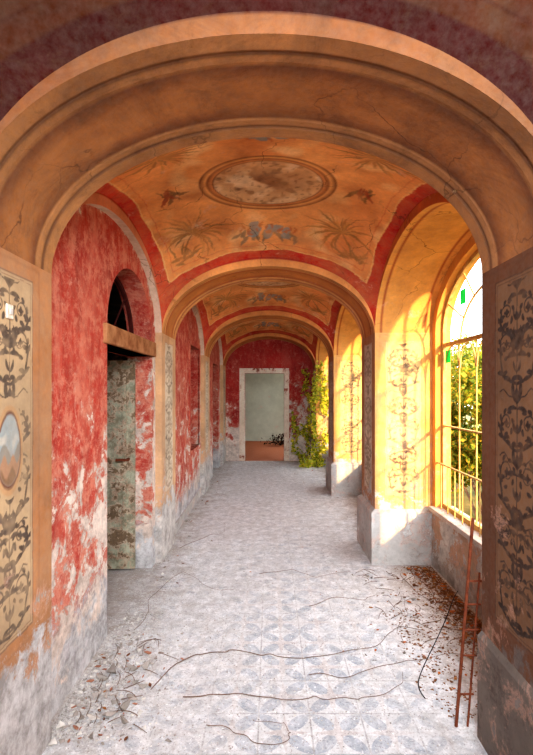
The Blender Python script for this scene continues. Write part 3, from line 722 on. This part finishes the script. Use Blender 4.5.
scatter(105,lambda:-1.0+abs(random.gauss(0,.2)),lambda:U(2.03,2.95),lambda:U(.006,.013),chunks,'rubble',clab,'rubble','fallen plaster rubble',.8)
scatter(40,lambda:random.gauss(-.95,.07),lambda:U(2.9,9),lambda:U(.008,.020),chunks,'rubble',clab,'rubble','fallen plaster rubble')
scatter(45,lambda:U(-.9,.95),lambda:U(2.1,6),lambda:U(.003,.009),chunks,'rubble',clab,'rubble','fallen plaster rubble')
scatter(27,lambda:U(.8,1.42),lambda:U(2.6,4.0),lambda:U(.006,.02),chunks,'rubble',clab,'rubble','fallen plaster rubble')
scatter(12,lambda:U(.75,1.4),lambda:U(5,9),lambda:U(.01,.022),chunks,'rubble',clab,'rubble','fallen plaster rubble')
def leafmesh(seed,mat):
    r=np.random.default_rng(seed)
    pts=[(-1,0),(-.4,.45),(.3,.5),(1.1,0),(.3,-.5),(-.4,-.45)]
    v=[(a,b,0.12+.45*abs(b)+.3*a*a*r.uniform(.3,1)) for a,b in pts]+[(-.4,0,.05),(.3,0,0.0)]
    f=[(0,6,1),(1,6,7,2),(2,7,3),(0,5,6),(5,4,7,6),(4,3,7)]
    me=bpy.data.meshes.new('leaf');me.from_pydata(v,[],f);me.materials.append(mat);return me
lm=[leafmesh(k,M_LEAF[k]) for k in range(3)]
ll=['curled dry orange leaf on the floor','curled dry brown leaf on the floor','curled pale ochre leaf on the floor']
lmw=[lm[0],lm[1],lm[1],lm[2]]; llw=[ll[0],ll[1],ll[1],ll[2]]
scatter(190,lambda:1.44-abs(random.gauss(0,.13)),lambda:U(2.6,4.08),lambda:U(.015,.026),lmw,'dry_leaf',llw,'leaf','dry leaves on the floor',.34,.001)
scatter(50,lambda:random.gauss(1.0,.17),lambda:U(2.1,3.6),lambda:U(.010,.018),lmw,'dry_leaf',llw,'leaf','dry leaves on the floor',.45,.001)
scatter(12,lambda:random.gauss(-.85,.12),lambda:U(2.03,2.9),lambda:U(.010,.018),lm[1:],'dry_leaf',ll[1:],'leaf','dry leaves on the floor',.6,.001)
scatter(14,lambda:U(-.8,1.3),lambda:U(3,9.5),lambda:U(.008,.016),lm,'dry_leaf',ll,'leaf','dry leaves on the floor',.6,.001)
def crumbs(name,P,smin,smax,h,mat,seed,**k):
    r=np.random.default_rng(seed); n=len(P); a=r.uniform(0,6.28,n); s=r.uniform(smin,smax,n)
    V=[]
    for j in range(3):
        aa=a+j*2.09+r.uniform(-.4,.4,n); V.append(np.stack([P[:,0]+np.cos(aa)*s,P[:,1]+np.sin(aa)*s,np.full(n,.0005)],1))
    V.append(np.stack([P[:,0]+r.uniform(-.3,.3,n)*s,P[:,1]+r.uniform(-.3,.3,n)*s,s*h],1))
    V=np.stack(V,1).reshape(-1,3); b=np.arange(n)*4
    F=np.concatenate([np.stack([b,b+1,b+3],1),np.stack([b+1,b+2,b+3],1),np.stack([b+2,b,b+3],1)])
    return meshobj(name,V,F,mat,kind='stuff',**k)
r=np.random.default_rng(21)
n=3000; P=np.stack([1.46-np.abs(r.normal(0,.13,n)),r.uniform(2.72,4.08,n)],1)
n=500; Q=np.stack([r.normal(.98,.10,n),r.uniform(2.2,3.3,n)],1); Q=Q[(Q[:,0]<1.2)]
P=np.concatenate([P,Q]); P=P[P[:,0]>.80]
crumbs('leaf_litter',P,.004,.011,.5,M_LITTER,1,label='crumbled brown leaf litter along the low parapet',cat='leaf litter')
n=5000; P=np.stack([-1.04+np.abs(r.normal(0,.17,n)),2.05+np.abs(r.normal(0,.75,n))],1)
P=P[(P[:,1]<4.0)]
Q=np.stack([r.uniform(-.95,.76,3400),2.0+np.abs(r.normal(0,1.8,3400))],1); P=np.concatenate([P,Q[Q[:,1]<9]])
P=P[P[:,0]<.77]
crumbs('plaster_grit',P,.0015,.007,.9,M_GRIT,2,label='fine pale plaster grit strewn over the tiles',cat='grit')

# ------------------------------------------------------------------ foliage
def leafcloud(name,pts,size,mat,seed=0,**k):
    r=np.random.default_rng(seed); n=len(pts)
    a=r.normal(size=(n,3)); a/=np.linalg.norm(a,axis=1)[:,None]
    b=np.cross(a,r.normal(size=(n,3))); b/=np.linalg.norm(b,axis=1)[:,None]
    s=(size*r.uniform(.6,1.3,n))[:,None]
    V=np.stack([pts-a*s,pts+b*s*.6,pts+a*s,pts-b*s*.6],1).reshape(-1,3)
    F=np.arange(4*n).reshape(n,4)
    return meshobj(name,V,F,mat,**k)
def shrub(h,w,seed,n=6500):
    r=np.random.default_rng(seed)
    o=bpy.data.objects.new('garden_shrub',None); finish(o,'leafy green and golden garden shrub outside the arched windows','shrub',group='garden shrubs')
    cen=np.stack([r.uniform(-.6,.6,18)*w,r.uniform(-.6,.6,18)*w,r.uniform(.15,.9,18)*h],1)
    i=r.integers(0,18,n); p=cen[i]+np.clip(r.normal(size=(n,3)),-2,2)*.17*w
    p[:,:2]=np.clip(p[:,:2],-w*.95,w*.95)
    p[:,2]=np.clip(p[:,2],.05,h*1.1)
    leafcloud('foliage',p,.055,M_GREEN,seed,parent=o,kind='stuff')
    for k in range(6):
        c=cen[k]; tube('branch',[(0.05*k-.12,0,0),(c[0]*.4,c[1]*.4,c[2]*.5),tuple(c)],.022,M_TWIG,parent=o)
    return o
GZ=-0.3
for k,(x,y,h,w) in enumerate([(3.0,6.3,2.25,.8),(4.6,7.0,2.5,.8),(3.4,8.4,2.7,.95),(5.4,9.4,3.0,1.0),(3.2,10.6,2.9,.95),(3.3,13.0,3.6,1.2),(6.2,12.0,3.4,1.4)]):
    s=shrub(h,w,10+k); s.location=(x,y,GZ)
boxobj('garden_ground',(1.7,-12,GZ-.1),(30,40,GZ),M_GRASS,label='dry grassy garden ground outside the windows',cat='ground')
o=bpy.data.objects.new('climbing_ivy',None); finish(o,'climbing ivy, sunlight put into its leaf colour, hanging over the end wall corner and pier','ivy')
r=np.random.default_rng(8)
P=[]
for q in range(12):
    onwall=q<5
    x=r.uniform(.62,.88) if onwall else r.uniform(.90,1.10); up=(q%2==0); z=r.uniform(0.02,.15) if up else r.uniform(1.7,2.15)
    dz=1 if up else -1; a=r.uniform(-.5,.5); path=[]
    for st in range(int(r.integers(7,22))):
        path.append((x,z)); a+=r.normal(0,.4); a=max(-1.1,min(1.1,a)); x+=math.sin(a)*.085; z+=dz*math.cos(a)*.085
        x=min(max(x,.52),.92) if onwall else min(max(x,.86),1.15)
        if z>2.2 or z<.02: break
    yb=10.12 if onwall else 9.52
    if len(path)<3: continue
    tube('stem',[(u_,yb+r.uniform(-.03,0),w_) for u_,w_ in path],.006,M_TWIG,parent=o)
    for (u_,w_) in path:
        m_=int(r.integers(3,13)); P.append(np.stack([u_+r.normal(0,.045,m_),yb-.05-np.abs(r.normal(0,.06,m_)),w_+r.normal(0,.05,m_)],1))
m_=180; P.append(np.stack([r.uniform(.60,1.1,m_),9.42-np.abs(r.normal(0,.12,m_)),np.abs(r.normal(0,.10,m_))+.02],1))
P=np.concatenate(P); P[:,2]=np.maximum(P[:,2],.03); P[:,0]=np.clip(P[:,0],.50,1.22)
P[(P[:,0]>.88)&(P[:,1]>9.5),1]=9.46
leafcloud('foliage',P,.046,M_IVY,5,parent=o,kind='stuff')
o=bpy.data.objects.new('dead_brush',None); o.location=(.30,12.9,0); finish(o,'dark heap of dead brushwood on the end room floor','brushwood')
r=np.random.default_rng(9)
for q in range(16):
    a=r.uniform(0,6.28);L=r.uniform(.2,.42);b=(math.cos(a)*L,math.sin(a)*L*.6,r.uniform(.08,.35))
    tube('twig',[(0,0,.02),(b[0]*.5,b[1]*.5,b[2]),(b[0],b[1],b[2]*.8)],.008,M_DEAD,parent=o)
leafcloud('foliage',np.stack([r.normal(0,.2,260),r.normal(0,.12,260),r.uniform(.03,.32,260)],1),.035,M_DEAD,2,parent=o,kind='stuff')

# ------------------------------------------------------------------ light
sun=bpy.data.lights.new('sun','SUN'); sun.energy=9; sun.color=(1.0,.68,.33); sun.angle=math.radians(2.0)
so=bpy.data.objects.new('sun',sun); so.rotation_euler=Vector((-.31,1,-.26)).to_track_quat('-Z','Y').to_euler(); COL.objects.link(so)
wd=bpy.data.worlds.new('World'); scene.world=wd; wd.use_nodes=True
bg=wd.node_tree.nodes['Background']; bg.inputs[0].default_value=(.88,.94,1.0,1); bg.inputs[1].default_value=4.0
def area(name,loc,target,sx,sy,e,c,spread=180):
    l=bpy.data.lights.new(name,'AREA'); l.shape='RECTANGLE'; l.size=sx; l.size_y=sy; l.energy=e; l.color=c; l.spread=math.radians(spread)
    o=bpy.data.objects.new(name,l); o.location=loc; o.rotation_euler=(Vector(target)-Vector(loc)).to_track_quat('-Z','Y').to_euler(); COL.objects.link(o)
area('fill_light',(0.3,-0.3,2.55),(-.2,4.6,0.3),1.0,.5,36,(.90,.95,1.0),90)  # added fill light above the camera, no lamp hangs there

cam=bpy.data.cameras.new('Camera'); co=bpy.data.objects.new('Camera',cam); COL.objects.link(co)
co.location=(0,0,1.6); co.rotation_euler=(PI/2,0,0)
cam.sensor_fit='VERTICAL'; cam.sensor_height=36; cam.lens=450/755*36
cam.shift_x=-3.5/755; cam.shift_y=12.5/755; cam.clip_start=.02
scene.camera=co
scene.view_settings.view_transform='Standard'
try: scene.view_settings.look='Medium High Contrast'
except Exception as e: print('look',e)
scene.view_settings.exposure=0.44
